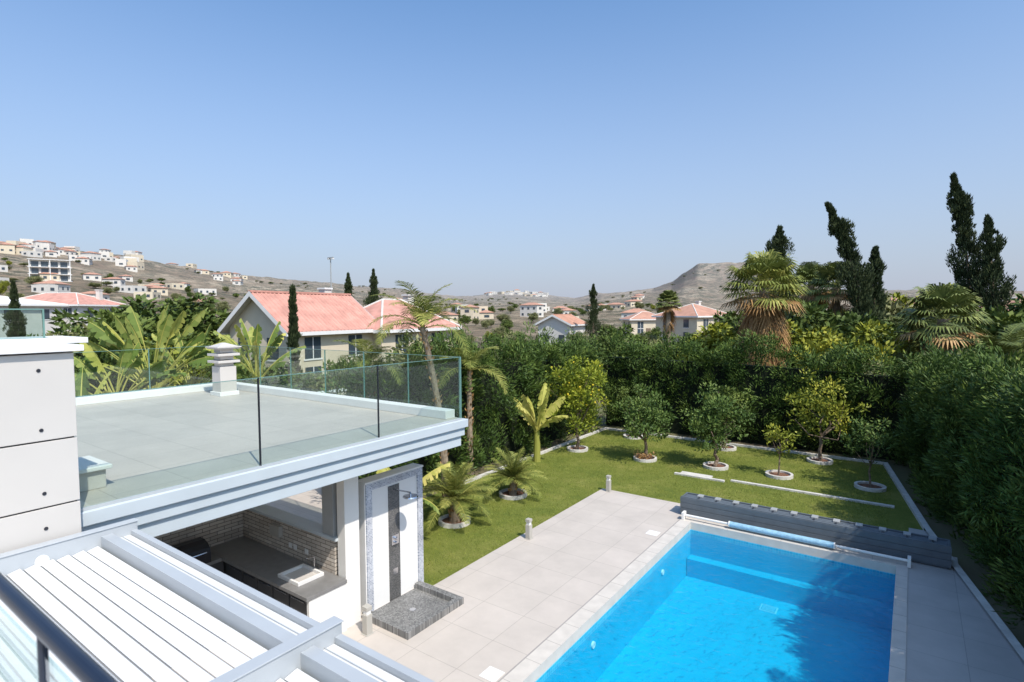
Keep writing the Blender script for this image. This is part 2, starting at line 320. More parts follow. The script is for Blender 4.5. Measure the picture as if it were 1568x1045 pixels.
n1=nz(6,4,.55); n1.inputs['Distortion'].default_value=.8; L.new(n1.outputs[0],bp.inputs['Height'])
for q in (f,gl): L.new(bp.outputs[0],q.inputs['Normal'])
L.new(f.outputs[0],mx.inputs[0]); L.new(t.outputs[0],mx.inputs[1]); L.new(gl.outputs[0],mx.inputs[2]); L.new(mx.outputs[0],o.inputs[0]); M['water']=m
b=MB(); b.poly([(x0,y0,-.17),(x1,y0,-.17),(x1,y1,-.17),(x0,y1,-.17)],'water'); b.obj('pool_water')
# pool cover box
b=MB(); bx0,bx1=-4.9,.75
b.box(bx0,bx1,14.5,14.54,.05,.52,'cover'); b.box(bx0,bx1,14.95,14.99,.05,.5,'cover'); b.box(bx0,bx0+.04,14.54,14.95,.05,.5,'cover'); b.box(bx1-.04,bx1,14.54,14.95,.05,.5,'cover')
for i in range(4): b.box(bx0+.04,bx1-.04,14.55+i*.1,14.63+i*.1,.44,.47,'cover')
for i in range(3): b.box(bx0-.01,bx1+.01,14.485,14.5,.09+i*.14,.22+i*.14,'cover')
for i in range(12):
    xx=bx0+.4+i*(bx1-bx0-.7)/11; b.box(xx-.07,xx+.07,14.80,15.0,.47,.505,'grey')
    b.box(xx-.02,xx+.02,14.56,14.80,.47,.485,'black')
b.obj('pool_cover_box',bevel=.004)
M['tubeb']=mat('rolled_cover_blue',(.28,.48,.62),.5,.15,14,.6,18)
b=MB()
b.cyl((-4.7,14.22,.14),(.05,14.22,.14),.03,.03,'cap',12)
b.cyl((-3.6,14.22,.14),(-1.3,14.22,.14),.07,.07,'tubeb',20)
for i in range(2): b.cyl((-3.6+i*2.27,14.22,.14),(-3.57+i*2.27,14.22,.14),.074,.074,'cap',20)
for xx in(-4.72,.05): b.box(xx-.03,xx+.03,14.12,14.32,.03,.22,'cap')
b.obj('pool_cover_roller')
b=MB()
for (xx,yy) in((-5.03,12.88),(-4.98,6.4)): b.box(xx-.14,xx+.14,yy-.14,yy+.14,.02,.03,'cap')
b.obj('skimmer_lids',bevel=.005)
M['grey2']=mat('bollard_beige',(.42,.40,.36),.5,.05)
def bollard(x,y):
    b=MB(); b.box(x-.06,x+.06,y-.06,y+.06,.02,.36,'grey2'); b.box(x-.045,x+.045,y-.045,y+.045,.36,.43,'cap'); b.box(x-.06,x+.06,y-.06,y+.06,.43,.5,'grey2'); b.box(x-.08,x+.08,y-.08,y+.08,.02,.03,'grey2')
    b.obj('bollard_light',bevel=.005)
for q in((-7.33,10.9),(-7.33,15.2),(-7.35,6.05)): bollard(*q)
b=MB()
b.box(-11.5,-11.38,12.5,23.4,0,.08,'kerb'); b.box(-11.38,-.6,23.3,23.42,0,.08,'kerb')
b.box(-6.35,-4.75,18.1,18.22,0,.05,'kerb'); b.box(-4.6,-.3,18.3,18.42,0,.05,'kerb'); b.box(-6.2,-5.2,18.26,18.5,0,.04,'kerb')
b.poly([(-.75,23.3,.09),(-.6,23.3,.09),(.47,16.8,.09),(.33,16.8,.09)][::-1],'kerb')
for a_,c_ in(((-.75,23.3),(.33,16.8)),((.47,16.8),(-.6,23.3)),((.47,16.8),(3.2,3))): b.poly([(a_[0],a_[1],0),(c_[0],c_[1],0),(c_[0],c_[1],.09),(a_[0],a_[1],.09)],'kerb')
b.poly([(.33,16.8,.09),(.47,16.8,.09),(3.3,3,.09),(3.16,3,.09)],'kerb')
b.obj('garden_kerb')
# ------------------------------------------------------------------ terrace building
b=MB()
tx0,tx1,ty0,ty1=-15.3,-7.0,-2,8.1
b.box(tx0,tx1-.1,ty0,ty1-.05,2.92,3.36,'white'); b.box(tx0+.02,tx1-.02,ty0+.02,ty1-.02,3.36,3.4,'terr')
b.box(tx1-.22,tx1+.10,1.96,ty1+.10,3.22,3.37,'fascia'); b.box(tx1-.22,tx1+.05,1.96,ty1+.05,3.06,3.218,'fascia'); b.box(tx1-.22,tx1,1.96,ty1,2.86,3.056,'fascia')
b.box(tx0-.1,tx1-.222,ty1-.2,ty1+.10,3.22,3.37,'fascia'); b.box(tx0-.05,tx1-.222,ty1-.2,ty1+.05,2.88,3.218,'fascia')
b.box(tx0+.1,tx1-.1,ty1-.32,ty1-.06,3.401,3.56,'cap'); b.box(tx0+.02,tx0+.3,2,ty1-.325,3.401,3.56,'cap')
b.obj('terrace_slab',bevel=.008)
R=empty('glass_railing')
def gpanel(nm,x0,x1,y0,y1,z0=3.37,z1=4.56):
    b=MB(); b.box(x0,x1,y0,y1,z0,z1,'glass'); 
    if x1-x0>y1-y0: b.box(x0,x1,y0-.002,y1+.002,z1,z1+.008,'glassedge')
    else: b.box(x0-.002,x1+.002,y0,y1,z1,z1+.008,'glassedge')
    b.obj(nm,R)
ys=[2.0,4.03,6.05,8.04]
for i in range(3): gpanel('panel_front_%d'%i,-6.985,-6.97,ys[i]+.008,ys[i+1]-.008)
xs=np.linspace(-15.2,-7.0,7)
for i in range(6): gpanel('panel_side_%d'%i,xs[i]+.008,xs[i+1]-.008,8.05,8.065)
ysb=np.linspace(2,8,4)
for i in range(3): gpanel('panel_back_%d'%i,-15.25,-15.235,ysb[i]+.008,ysb[i+1]-.008)
b=MB()
for y in ys[1:3]: b.box(-6.99,-6.965,y-.008,y+.008,3.37,4.565,'black')
b.box(-6.995,-6.96,8.045,8.075,3.37,4.57,'glassedge')
for x in xs[1:-1]: b.box(x-.008,x+.008,8.045,8.07,3.37,4.565,'glassedge')
for y in ysb: b.box(-15.255,-15.23,y-.008,y+.008,3.37,4.565,'glassedge')
b.box(-7.0,-6.955,1.98,8.08,3.372,3.40,'alu')
b.obj('posts',R)
b=MB(); cx,cy=-13.9,7.15
b.box(cx-.2,cx+.2,cy-.2,cy+.2,3.4,4.12,'panel'); b.box(cx-.24,cx+.24,cy-.24,cy+.24,3.4,3.5,'cap')
for i in range(3):
    z=4.15+i*.17; b.box(cx-.16,cx+.16,cy-.16,cy+.16,z-.03,z+.06,'panel'); b.box(cx-.27,cx+.27,cy-.27,cy+.27,z+.06,z+.12,'panel')
b.cyl((cx,cy,4.61),(cx,cy,4.70),.36,.05,'panel',4)
b.box(cx-.3,cx+.3,cy-.3,cy+.3,4.58,4.61,'panel')
b.obj('vent_chimney',bevel=.006)
# left parapet wall
b=MB()
wx=-6.72
zz=[2.9,3.56,4.20,5.04]
for i in range(3): b.box(wx-.5,wx,-3,1.98,zz[i]+(.008 if i else 0),zz[i+1]-.008,'panel')
b.box(wx-.49,wx-.02,-3,1.96,2.92,5.03,'joint')
b.box(wx-.62,wx+.06,-3,2.05,5.05,5.11,'cap')
b.box(wx-1.5,wx-.62,-3,2.3,5.10,5.16,'cap'); b.box(wx-1.5,wx-.52,-3,1.9,3.4,5.1,'white')
for z in(3.36,3.70,4.31,4.88):
    for y in (1.70,.5): b.cyl((wx,y,z),(wx+.008,y,z),.018,.018,'black',10)
b.obj('parapet_wall',bevel=.004)
b=MB(); b.box(-7.5,-7.485,-3,1.95,5.161,5.46,'glassg'); b.box(-7.503,-7.482,-3,1.95,5.46,5.472,'glassedge'); b.box(-7.503,-7.482,1.951,1.966,5.161,5.472,'glassedge'); b.obj('parapet_glass')
b=MB(); b.box(-8.2,-7.6,2.1,2.5,3.4,3.62,'panel'); b.box(-8.25,-7.55,2.05,2.55,3.62,3.67,'cap'); b.obj('roof_hatch_box',bevel=.01)
# kitchen below
b=MB()
b.box(-11.2,-8.05,5.95,6.15,.02,1.5,'stone'); b.box(-11.2,-7.95,5.9,6.2,1.5,1.55,'fascia')
b.box(-11.2,-11.0,-2,5.94,.02,2.9,'stoney')
b.box(-8.35,-8.05,5.93,6.22,1.55,2.90,'grey')
b.box(-7.96,-7.76,5.95,6.25,.02,2.86,'white')
b.box(-14.9,-14.6,7.5,7.8,.02,2.9,'white')
b.obj('kitchen_walls')
b=MB(); b.box(-18.2,-18.0,-2,14,.0,2.4,'cream'); b.box(-18.25,-17.95,-2,14,2.4,2.46,'cap'); b.obj('garden_wall')
K=empty('outdoor_kitchen')
b=MB(); b.box(-10.98,-7.7,5.15,5.93,.84,.90,'counter',{}); b.box(-10.98,-10.3,3.2,5.145,.84,.90,'counter'); b.obj('worktop',K,bevel=.005)
b=MB(); b.box(-7.78,-7.72,5.2,5.92,.02,.84,'white'); b.box(-10.9,-7.8,5.25,5.92,.02,.84,'dark')
for i in range(5): b.box(-10.2+i*.48,-9.76+i*.48,5.225,5.25,.12,.80,'dark'); b.box(-10.2+i*.48+.05,-9.8+i*.48,5.21,5.225,.74,.76,'chrome')
b.box(-10.9,-10.35,3.2,5.2,.02,.84,'dark'); b.obj('cabinets',K)
b=MB()
b.box(-8.75,-8.15,5.3,5.34,.90,.96,'cap');b.box(-8.75,-8.15,5.76,5.8,.90,.96,'cap');b.box(-8.75,-8.71,5.34,5.76,.90,.96,'cap');b.box(-8.19,-8.15,5.34,5.76,.90,.96,'cap'); b.box(-8.71,-8.19,5.34,5.76,.901,.91,'panel')
b.cyl((-8.45,5.82,.9),(-8.45,5.82,1.15),.012,.012,'chrome',8); b.cyl((-8.45,5.82,1.15),(-8.45,5.66,1.17),.012,.012,'chrome',8)
b.obj('sink',K,bevel=.008)
b=MB()
b.box(-10.9,-10.3,4.2,4.95,.9,1.08,'black'); 
for i in range(7):
    a0=math.pi*i/7;a1=math.pi*(i+1)/7
    b.poly([(-10.6-.3*math.cos(a0),4.2,1.08+.2*math.sin(a0)),(-10.6-.3*math.cos(a1),4.2,1.08+.2*math.sin(a1)),(-10.6-.3*math.cos(a1),4.95,1.08+.2*math.sin(a1)),(-10.6-.3*math.cos(a0),4.95,1.08+.2*math.sin(a0))],'black')
b.poly([(-10.9,4.2,1.08)]+[(-10.6-.3*math.cos(math.pi*i/7),4.2,1.08+.2*math.sin(math.pi*i/7)) for i in range(1,8)],'black')
b.cyl((-10.25,4.3,1.12),(-10.25,4.85,1.12),.015,.015,'chrome',8)
b.obj('gas_barbecue',K)
b=MB(); b.box(-9.9,-9.6,5.86,5.945,1.2,1.4,'grey2'); 
for x in(-9.4,-9.25,-8.9): b.box(x,x+.09,5.935,5.947,1.05,1.14,'cap')
b.obj('wall_sockets',K)
# shower wall
b=MB(); sx=-7.8; y0,y1=6.45,7.85
b.box(sx-.25,sx,y0,y0+.13,.02,2.38,'showtile'); b.box(sx-.25,sx,y1-.13,y1,.02,2.38,'showtile'); b.box(sx-.25,sx,y0+.13,y1-.13,2.25,2.38,'showtile')
b.box(sx-.27,sx+.01,y0-.03,y1+.02,2.38,2.41,'cap')
b.box(sx-.24,sx-.03,y0+.13,y1-.13,.02,2.25,'cap'); b.box(sx-.03,sx-.018,y0+.53,y0+.80,.02,2.2,'pebble')
b.box(sx-.25,sx-.02,y0-.025,y0-.002,.02,2.38,'cap')
b.obj('shower_wall')
b=MB(); ym=y0+.665
b.cyl((sx-.018,ym,2.12),(sx+.42,ym,2.14),.014,.014,'chrome',8); b.cyl((sx+.42,ym,2.08),(sx+.42,ym,2.13),.02,.02,'chrome',10); b.cyl((sx+.42,ym,2.06),(sx+.42,ym,2.08),.14,.13,'chrome',24)
b.box(sx-.018,sx+.004,ym-.09,ym+.09,1.08,1.26,'chrome'); b.cyl((sx,ym,1.20),(sx+.06,ym,1.20),.03,.025,'chrome',12); b.cyl((sx,ym,1.12),(sx+.05,ym,1.12),.022,.022,'chrome',12)
b.box(sx-.017,sx-.005,ym-.06,ym+.06,.5,.62,'chrome')
b.obj('shower_fitting')
b=MB(); X0,X1,Y0,Y1=sx+.01,-6.65,6.3,7.72
b.box(X0,X1,Y0,Y0+.13,.02,.14,'traytile');b.box(X0,X1,Y1-.13,Y1,.02,.14,'traytile');b.box(X1-.13,X1,Y0+.13,Y1-.13,.02,.14,'traytile');b.box(X0,X1-.13,Y0+.13,Y1-.13,.02,.045,'traytile')
b.cyl((-7.25,7.0,.045),(-7.25,7.0,.05),.06,.06,'chrome',16)
b.obj('shower_tray',bevel=.004)
# pergola
P=empty('louvered_pergola')
zt=3.24
b=MB()
bxs=(-6.66,-3.30,.2)
for x in bxs:
    b.box(x,x+.09,-3,2.42,zt-.27,zt,'alu'); b.box(x-.01,x+.10,-3,2.43,zt+.001,zt+.012,'alu')
    for y in(1.62,-.2): b.cyl((x+.09,y,zt-.13),(x+.102,y,zt-.13),.055,.055,'cap',24)
for i in range(2):
    x0,x1=bxs[i]+.09,bxs[i+1]
    b.box(x0,x1,2.355,2.41,zt-.26,zt-.075,'alu'); b.box(x0,x1,2.09,2.19,zt-.22,zt-.05,'alu')
    b.box(x0,x1,2.195,2.35,zt-.14,zt-.12,'louver'); b.box(x0,x1,2.27,2.278,zt-.12,zt-.11,'alu')
b.obj('frame',P,bevel=.005)
b=MB()
for i in range(2):
    x0,x1=bxs[i]+.095,bxs[i+1]-.005
    for j in range(42):
        ya=2.08-(j+1)*.12
        b.poly([(x0,ya+.008,zt-.162),(x1,ya+.008,zt-.162),(x1,ya+.10,zt-.140),(x0,ya+.10,zt-.140)],'louver')
        b.poly([(x0,ya+.10,zt-.140),(x1,ya+.10,zt-.140),(x1,ya+.114,zt-.160),(x0,ya+.114,zt-.160)],'louver')
        b.box(x0,x1,ya-.008,ya+.010,zt-.19,zt-.170,'louverd')
b.obj('louvers',P)
b=MB()
for x in(-6.66,-3.30): b.box(x-.01,x+.10,2.26,2.38,.02,zt-.275,'alu')
b.obj('posts',P)
# near balcony rail
M['rail']=mat('navy_rail',(.012,.018,.035),.3,.1,5,spec=.5)
R=empty('balcony_railing')
b=MB(); b.cyl((-3.4,.495,4.5),(1.5,.495,4.5),.024,.024,'rail',20); 
for x in(-2.04,-.2): b.cyl((x,.495,3.42),(x,.495,4.5),.013,.013,'rail',12)
b.obj('handrail',R)
b=MB(); b.box(-3.4,-2.08,.49,.50,3.5,4.42,'glassg'); b.box(-2.0,-.24,.49,.50,3.5,4.42,'glassg'); b.obj('glass',R)
b=MB(); b.box(-3.25,2.5,-3,.53,3.262,3.42,'white'); b.obj('balcony_slab')
# ------------------------------------------------------------------ hedges
def hedge(name,pts,depth,hts,dens=9,per=70,L=.17,w=.05,leaf='hedge',cr=.3):
    parts=[]
    for (a,c,h0,h1) in zip(pts[:-1],pts[1:],hts[:-1],hts[1:]):
        a=np.array(a,float);c=np.array(c,float); ln=np.linalg.norm(c-a); t=(c-a)/ln; nn=np.array([-t[1],t[0]])
        ns=max(2,int(ln/.8))
        s=np.linspace(0,1,ns+1)
        hz=h0+(h1-h0)*s-.45
        for i in range(ns):
            p0=a+(c-a)*s[i]; p1=a+(c-a)*s[i+1]; f0=p0+nn*.45; f1=p1+nn*.45; g0=p0+nn*(depth-.3); g1=p1+nn*(depth-.3)
            u0=p0+nn*.65;u1=p1+nn*.65
            v=lambda q,z:[q[0],q[1],z]
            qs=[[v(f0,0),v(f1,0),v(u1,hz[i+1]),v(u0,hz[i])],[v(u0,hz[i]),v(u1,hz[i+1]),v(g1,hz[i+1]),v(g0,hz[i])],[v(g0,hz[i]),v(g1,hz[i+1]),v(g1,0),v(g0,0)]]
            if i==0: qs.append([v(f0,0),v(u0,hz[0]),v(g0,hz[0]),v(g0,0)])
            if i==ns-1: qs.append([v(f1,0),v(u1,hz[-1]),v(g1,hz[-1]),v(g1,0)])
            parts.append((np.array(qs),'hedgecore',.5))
        hm=max(h0,h1)
        k=int(ln*hm*dens); ss=rng.random(k); zz=rng.random(k)**.9
        H=h0+(h1-h0)*ss; z=zz*H
        bul=.28*np.sin(ss*ln*1.9+1)*np.sin(z*1.7+ss*5)+.2*np.sin(ss*ln*4.3+z*2.2)
        off=.25-bul*1.0+.22*(zz**3)+rng.normal(size=k)*.09
        p=a+(c-a)*ss[:,None]+nn*off[:,None]; cen=np.column_stack([p,z])
        k2=int(ln*depth*dens*1.3); s2=rng.random(k2); d2=.2+rng.random(k2)*(depth-.2); H2=h0+(h1-h0)*s2
        p2=a+(c-a)*s2[:,None]+nn*d2[:,None]; z2=H2+.26*np.sin(s2*ln*2.1+d2)+.2*np.sin(s2*ln*5.1)+rng.normal(size=k2)*.18
        cen2=np.column_stack([p2,z2]); k3=int(ln*hm*dens*.2); s3=rng.random(k3); p3=a+(c-a)*s3[:,None]+nn*depth; cen3=np.column_stack([p3,rng.random(k3)*h0])
        for C,po in((cen,1),(cen2,0),(cen3,-1)):
            n_=len(C); idx=np.repeat(np.arange(n_),per); u=nrm(rng.normal(size=(len(idx),3)))
            r_=rng.random(len(idx))**.5
            cdir=rng.normal(size=(n_,3))*.45
            q=C[idx]+u*(cr*r_)[:,None]
            d=u*.5+rng.normal(size=u.shape)*.3+cdir[idx]; d[:,2]+=.6; d[:,:2]-=nn*po*.6
            cv=rng.random(n_)
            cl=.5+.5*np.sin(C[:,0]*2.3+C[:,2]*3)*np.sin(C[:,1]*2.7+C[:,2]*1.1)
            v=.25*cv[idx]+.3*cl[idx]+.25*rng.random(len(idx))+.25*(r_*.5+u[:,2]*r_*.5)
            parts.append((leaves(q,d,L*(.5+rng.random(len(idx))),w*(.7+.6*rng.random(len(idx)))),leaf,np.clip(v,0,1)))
    return soup(name,parts)
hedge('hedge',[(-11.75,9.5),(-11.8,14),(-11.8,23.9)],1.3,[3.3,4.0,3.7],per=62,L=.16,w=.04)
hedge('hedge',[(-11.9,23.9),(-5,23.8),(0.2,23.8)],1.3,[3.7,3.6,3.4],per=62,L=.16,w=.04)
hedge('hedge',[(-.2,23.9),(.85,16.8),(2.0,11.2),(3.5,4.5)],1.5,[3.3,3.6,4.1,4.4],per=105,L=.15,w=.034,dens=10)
# ------------------------------------------------------------------ garden trees
def ring(b,x,y,r=.42):
    n=28
    for i in range(n):
        a0=2*math.pi*i/n;a1=2*math.pi*(i+1)/n
        c=lambda a,rr,z:(x+rr*math.cos(a),y+rr*math.sin(a),z)
        b.poly([c(a0,r,.1),c(a1,r,.1),c(a1,r-.08,.1),c(a0,r-.08,.1)][::-1],'kerb'); b.poly([c(a0,r,0),c(a1,r,0),c(a1,r,.1),c(a0,r,.1)],'kerb')
        b.poly([c(a0,r-.08,0),c(a0,r-.08,.1),c(a1,r-.08,.1),c(a1,r-.08,0)],'kerb')
    b.poly([(x+(r-.08)*math.cos(2*math.pi*i/n),y+(r-.08)*math.sin(2*math.pi*i/n),.04) for i in range(n)],'soil')
def gtree(name,x,y,th_,R,ringr=.42,fruit=None,under=0,**kw):
    parts,cen=tree_parts(th_,R,**kw)
    e=empty(name); e.location=(x,y,0)
    if under:
        a=rng.random(under)*6.28; r=rng.random(under)**.5*.38
        q,v=clumps(np.stack([np.cos(a)*r,np.sin(a)*r,.1+rng.random(under)*.12],1),.1,30,.07,.03); parts.append((q,'dead',v))
    soup('trunk_and_crown',parts,e)
    if ringr:
        b=MB(); ring(b,0,0,ringr); b.obj('planter_ring',e)
    if fruit:
        b=MB()
        for c in cen[rng.choice(len(cen),fruit)]:
            p=c+rng.normal(size=3)*R[0]*.12; r=.035
            b.cyl(tuple(p-[0,0,r]),tuple(p),r*.45,r,'lemonf',8); b.cyl(tuple(p),tuple(p+[0,0,r]),r,r*.45,'lemonf',8)
        b.obj('fruit',e)
gtree('lemon_tree',-10.6,19.2,.8,(1.35,1.35,1.7),k=62,per=75,L=.13,w=.06,leaf='lemon',fruit=45,cz=2.3,clr=.3,shell=.25)
gtree('orange_tree',-7.85,19.3,.7,(1.15,1.15,1.05),k=50,per=70,L=.12,w=.055,leaf='citrus',cz=1.65,clr=.26,shell=.2,under=14)
gtree('orange_tree',-5.45,19.7,.65,(1.2,1.2,1.2),k=60,per=70,L=.12,w=.055,leaf='citrus',cz=1.7,clr=.26,shell=.2)
gtree('young_citrus_tree',-3.45,19.8,.7,(.7,.7,.55),k=14,per=26,L=.13,w=.06,leaf='yg',cz=1.3,tr=.025,clr=.18,shell=.1)
gtree('citrus_tree',-2.6,22.5,.9,(1.45,1.4,1.4),k=42,per=46,L=.13,w=.06,leaf='yg',cz=2.1,clr=.26,shell=.1)
gtree('young_orange_tree',-.95,20.0,.7,(1.0,.95,.85),k=24,per=45,L=.12,w=.05,leaf='citrus',cz=1.5,tr=.03,clr=.22,shell=.1)
gtree('pomegranate_tree',-9.7,22.5,.8,(.8,.8,.8),k=30,per=60,L=.1,w=.05,leaf='broad',cz=1.6)
gtree('fig_tree',-5.9,22.6,.8,(.9,.9,.9),k=35,per=60,L=.12,w=.07,leaf='broad',cz=1.7)
# palms
def frond(p,az,el,Lf,droop,nl=26,ll=.35,lw=.03,leaf='palm',rach=.015,vdroop=.3):
    t=np.linspace(0,1,14); e=el-droop*t**1.3
    ds=Lf/13; st=np.stack([np.cos(e)*math.cos(az),np.cos(e)*math.sin(az),np.sin(e)],1)*ds
    path=np.array(p)+np.vstack([[0,0,0],np.cumsum(st[:-1],0)])
    T=nrm(np.gradient(path,axis=0)); side=np.array([-math.sin(az),math.cos(az),0]); 
    tl=np.linspace(.12,1,nl); P=np.stack([np.interp(tl,t,path[:,i]) for i in range(3)],1); TT=np.stack([np.interp(tl,t,T[:,i]) for i in range(3)],1)
    out=[(tube(path,np.linspace(rach,rach*.25,14),4),leaf,.8)]
    prof=np.sin(np.pi*np.clip(tl*.85+.12,0,1))**.6
    vb=rng.random()*.5
    for sg in(-1,1):
        d=side*sg*.9+TT*.65+np.array([0,0,.25])-np.array([0,0,1])*vdroop*rng.random((nl,1))+rng.normal(size=(nl,3))*.06
        d=nrm(d); l=ll*prof*(.85+.3*rng.random(nl)); mid=P+d*l[:,None]*.5; d2=d.copy(); d2[:,2]-=vdroop*1.2; d2=nrm(d2)
        up=nrm(np.cross(d,TT)); w2=nrm(np.cross(d,up))*lw/2
        q1=np.stack([P-w2*.6,P+w2*.6,mid+w2,mid-w2],1); tip=mid+d2*l[:,None]*.5; q2=np.stack([mid-w2,mid+w2,tip+w2*.1,tip-w2*.1],1)
        v=np.clip(vb+.5*rng.random(nl),0,1); out+=[(q1,leaf,v),(q2,leaf,v)]
    return out
def palm(name,x,y,h,n,Lf,tr=.1,ll=.35,lean=(0,0),el=(.1,1.45),droop=1.5,ringr=0,lw=.03,nl=26,leaf='palm',dead=0,z0=0):
    e=empty(name); e.location=(x,y,z0); parts=[]
    tt=np.linspace(0,1,8); path=np.stack([lean[0]*tt**2,lean[1]*tt**2,-.1+(h+.1)*tt],1)
    parts.append((tube(path,tr*(1.15-.3*tt)*(1+.08*np.cos(tt*40)),10),'palmbark',.5))
    if h>.2:
        k=int(60*min(h,2)); zz=rng.random(k)*h; a=rng.random(k)*6.28; c=np.stack([np.interp(zz,path[:,2],path[:,0])+np.cos(a)*tr*.85,np.interp(zz,path[:,2],path[:,1])+np.sin(a)*tr*.85,zz],1)
        parts.append((leaves(c,np.stack([np.cos(a)*.6,np.sin(a)*.6,np.ones(k)],1),.14,.07),'dead',rng.random(k)))
    top=path[-1]
    for i in range(n):
        f=(i+.5)/n; parts+=frond(top+rng.normal(size=3)*.03,i*2.399+rng.normal()*.15,el[0]+(el[1]-el[0])*f+rng.normal()*.08,Lf*(.8+.3*rng.random())*(1-.15*f),droop*(1-.35*f),nl,ll,lw,leaf)
    for i in range(dead): parts+=frond(top,rng.random()*6.28,-.6-rng.random()*.4,Lf*.8,.6,nl,ll*.8,lw,'dead')
    soup('trunk_and_fronds',parts,e)
    if ringr:
        b=MB(); ring(b,0,0,ringr); b.obj('planter_ring',e)
palm('date_palm',-9.5,10.7,.6,40,1.25,.12,.25,droop=1.05,ringr=.42,el=(.0,1.5),nl=42,lw=.016)
palm('date_palm',-9.5,13.3,.5,38,1.15,.11,.24,droop=1.05,ringr=.42,el=(.0,1.5),nl=42,lw=.016)
palm('queen_palm',-10.6,11.6,5.0,17,1.85,.10,.42,lean=(-.5,-.35),droop=1.9,el=(0.2,1.45),nl=46,lw=.022)
palm('queen_palm',-12.4,10.6,3.9,11,1.4,.09,.38,lean=(-.2,0),droop=1.8,el=(0.3,1.4),nl=40,lw=.022)
palm('queen_palm',-11.9,14.2,3.5,12,1.7,.10,.42,droop=1.8,el=(0.2,1.3),nl=40,lw=.022)
palm('date_palm',4.3,8.0,4.6,30,2.4,.2,.5,droop=1.5,el=(-.1,1.3),nl=40,lw=.04,leaf='palmd')
def bleaf(p,az,el,Lp,Lb,W,droop,leaf='banana',tear=.15):
    n=12; t=np.linspace(0,1,n+4); tot=Lp+Lb; e=el-droop*t**1.6
    st=np.stack([np.cos(e)*math.cos(az),np.cos(e)*math.sin(az),np.sin(e)],1)*tot/(n+3); path=np.array(p)+np.vstack([[0,0,0],np.cumsum(st[:-1],0)])
    T=nrm(np.gradient(path,axis=0)); side=np.array([-math.sin(az),math.cos(az),0]); tw=rng.normal()*.6
    up=nrm(np.cross(side,T)); sd=side*math.cos(tw)+up*math.sin(tw)
    out=[(tube(path,np.linspace(.035,.008,n+4),5),'bananay',.6)]
    s=np.clip((t*tot-Lp)/Lb,0,1); w=W/2*np.sin(np.pi*np.clip(s*.93+.05,0,1))**.55*(s>0)
    vb=rng.random()*.6
    for sg in(-1,1):
        E=path+sd*sg*w[:,None]+up*(w*.35)[:,None]
        M_=path+sd*sg*w[:,None]*.5+up*(w*.22)[:,None]
        for i in range(len(t)-1):
            if w[i+1]==0: continue
            sh=T[i]*rng.random()*tear*.3-np.array([0,0,1])*rng.random()*tear*W*.9
            g=rng.random()*tear*1.5
            v=np.clip(vb+.4*rng.random(),0,1)
            a,b_=E[i],E[i+1]+(E[i]-E[i+1])*g
            out.append((np.array([[path[i],path[i+1],M_[i+1],M_[i]],[M_[i],M_[i+1],b_+sh,a+sh]]),leaf,v))
    return out
def banana(name,x,y,z0,n,Lp,Lb,W,leaf='banana',el=(.7,1.5),fan=None,yl=0.):
    e=empty(name); e.location=(x,y,0); parts=[(tube([(0,0,-.1),(0,.02,z0*.5),(0,0,z0)],[.14,.12,.09],10),'bananay',.25)]
    for i in range(n):
        f=(i+.5)/n
        az=i*2.399 if fan is None else fan+(0 if i%2 else math.pi)+rng.normal()*.25
        parts+=bleaf((rng.normal()*.05,rng.normal()*.05,z0-.2*rng.random()),az,el[0]+(el[1]-el[0])*f,Lp*(.8+.4*rng.random()),Lb*(.8+.35*rng.random()),W*(.8+.4*rng.random()),.3+.7*(1-f),'bananay' if rng.random()<yl else leaf,tear=.35)
    soup('stem_and_leaves',parts,e)
banana('banana_plant',-11.0,16.9,1.2,9,.25,1.35,.40,leaf='bananay',el=(.8,1.5))
banana('bird_of_paradise_plant',*xy(-68.3,23.5),2.5,30,2.1,1.15,.38,el=(.75,1.52),fan=.6,yl=.22)
banana('bird_of_paradise_plant',*xy(-71.0,21),2.6,18,1.2,1.1,.38,el=(.6,1.5),fan=.9,yl=.1)
banana('bird_of_paradise_plant',*xy(-65.5,24),2.4,18,1.7,1.1,.36,el=(.7,1.5),fan=.3,yl=.08)
banana('bird_of_paradise_plant',*xy(-60.0,20.5),3.2,14,1.1,1.1,.34,el=(.8,1.52),yl=.2)
banana('bird_of_paradise_plant',*xy(-73.6,19.0),2.3,12,.7,1.1,.38,el=(.4,1.3),yl=.4)
banana('banana_plant',-9.9,9.3,1.1,6,.3,1.1,.38,el=(.2,1.2),yl=.8)
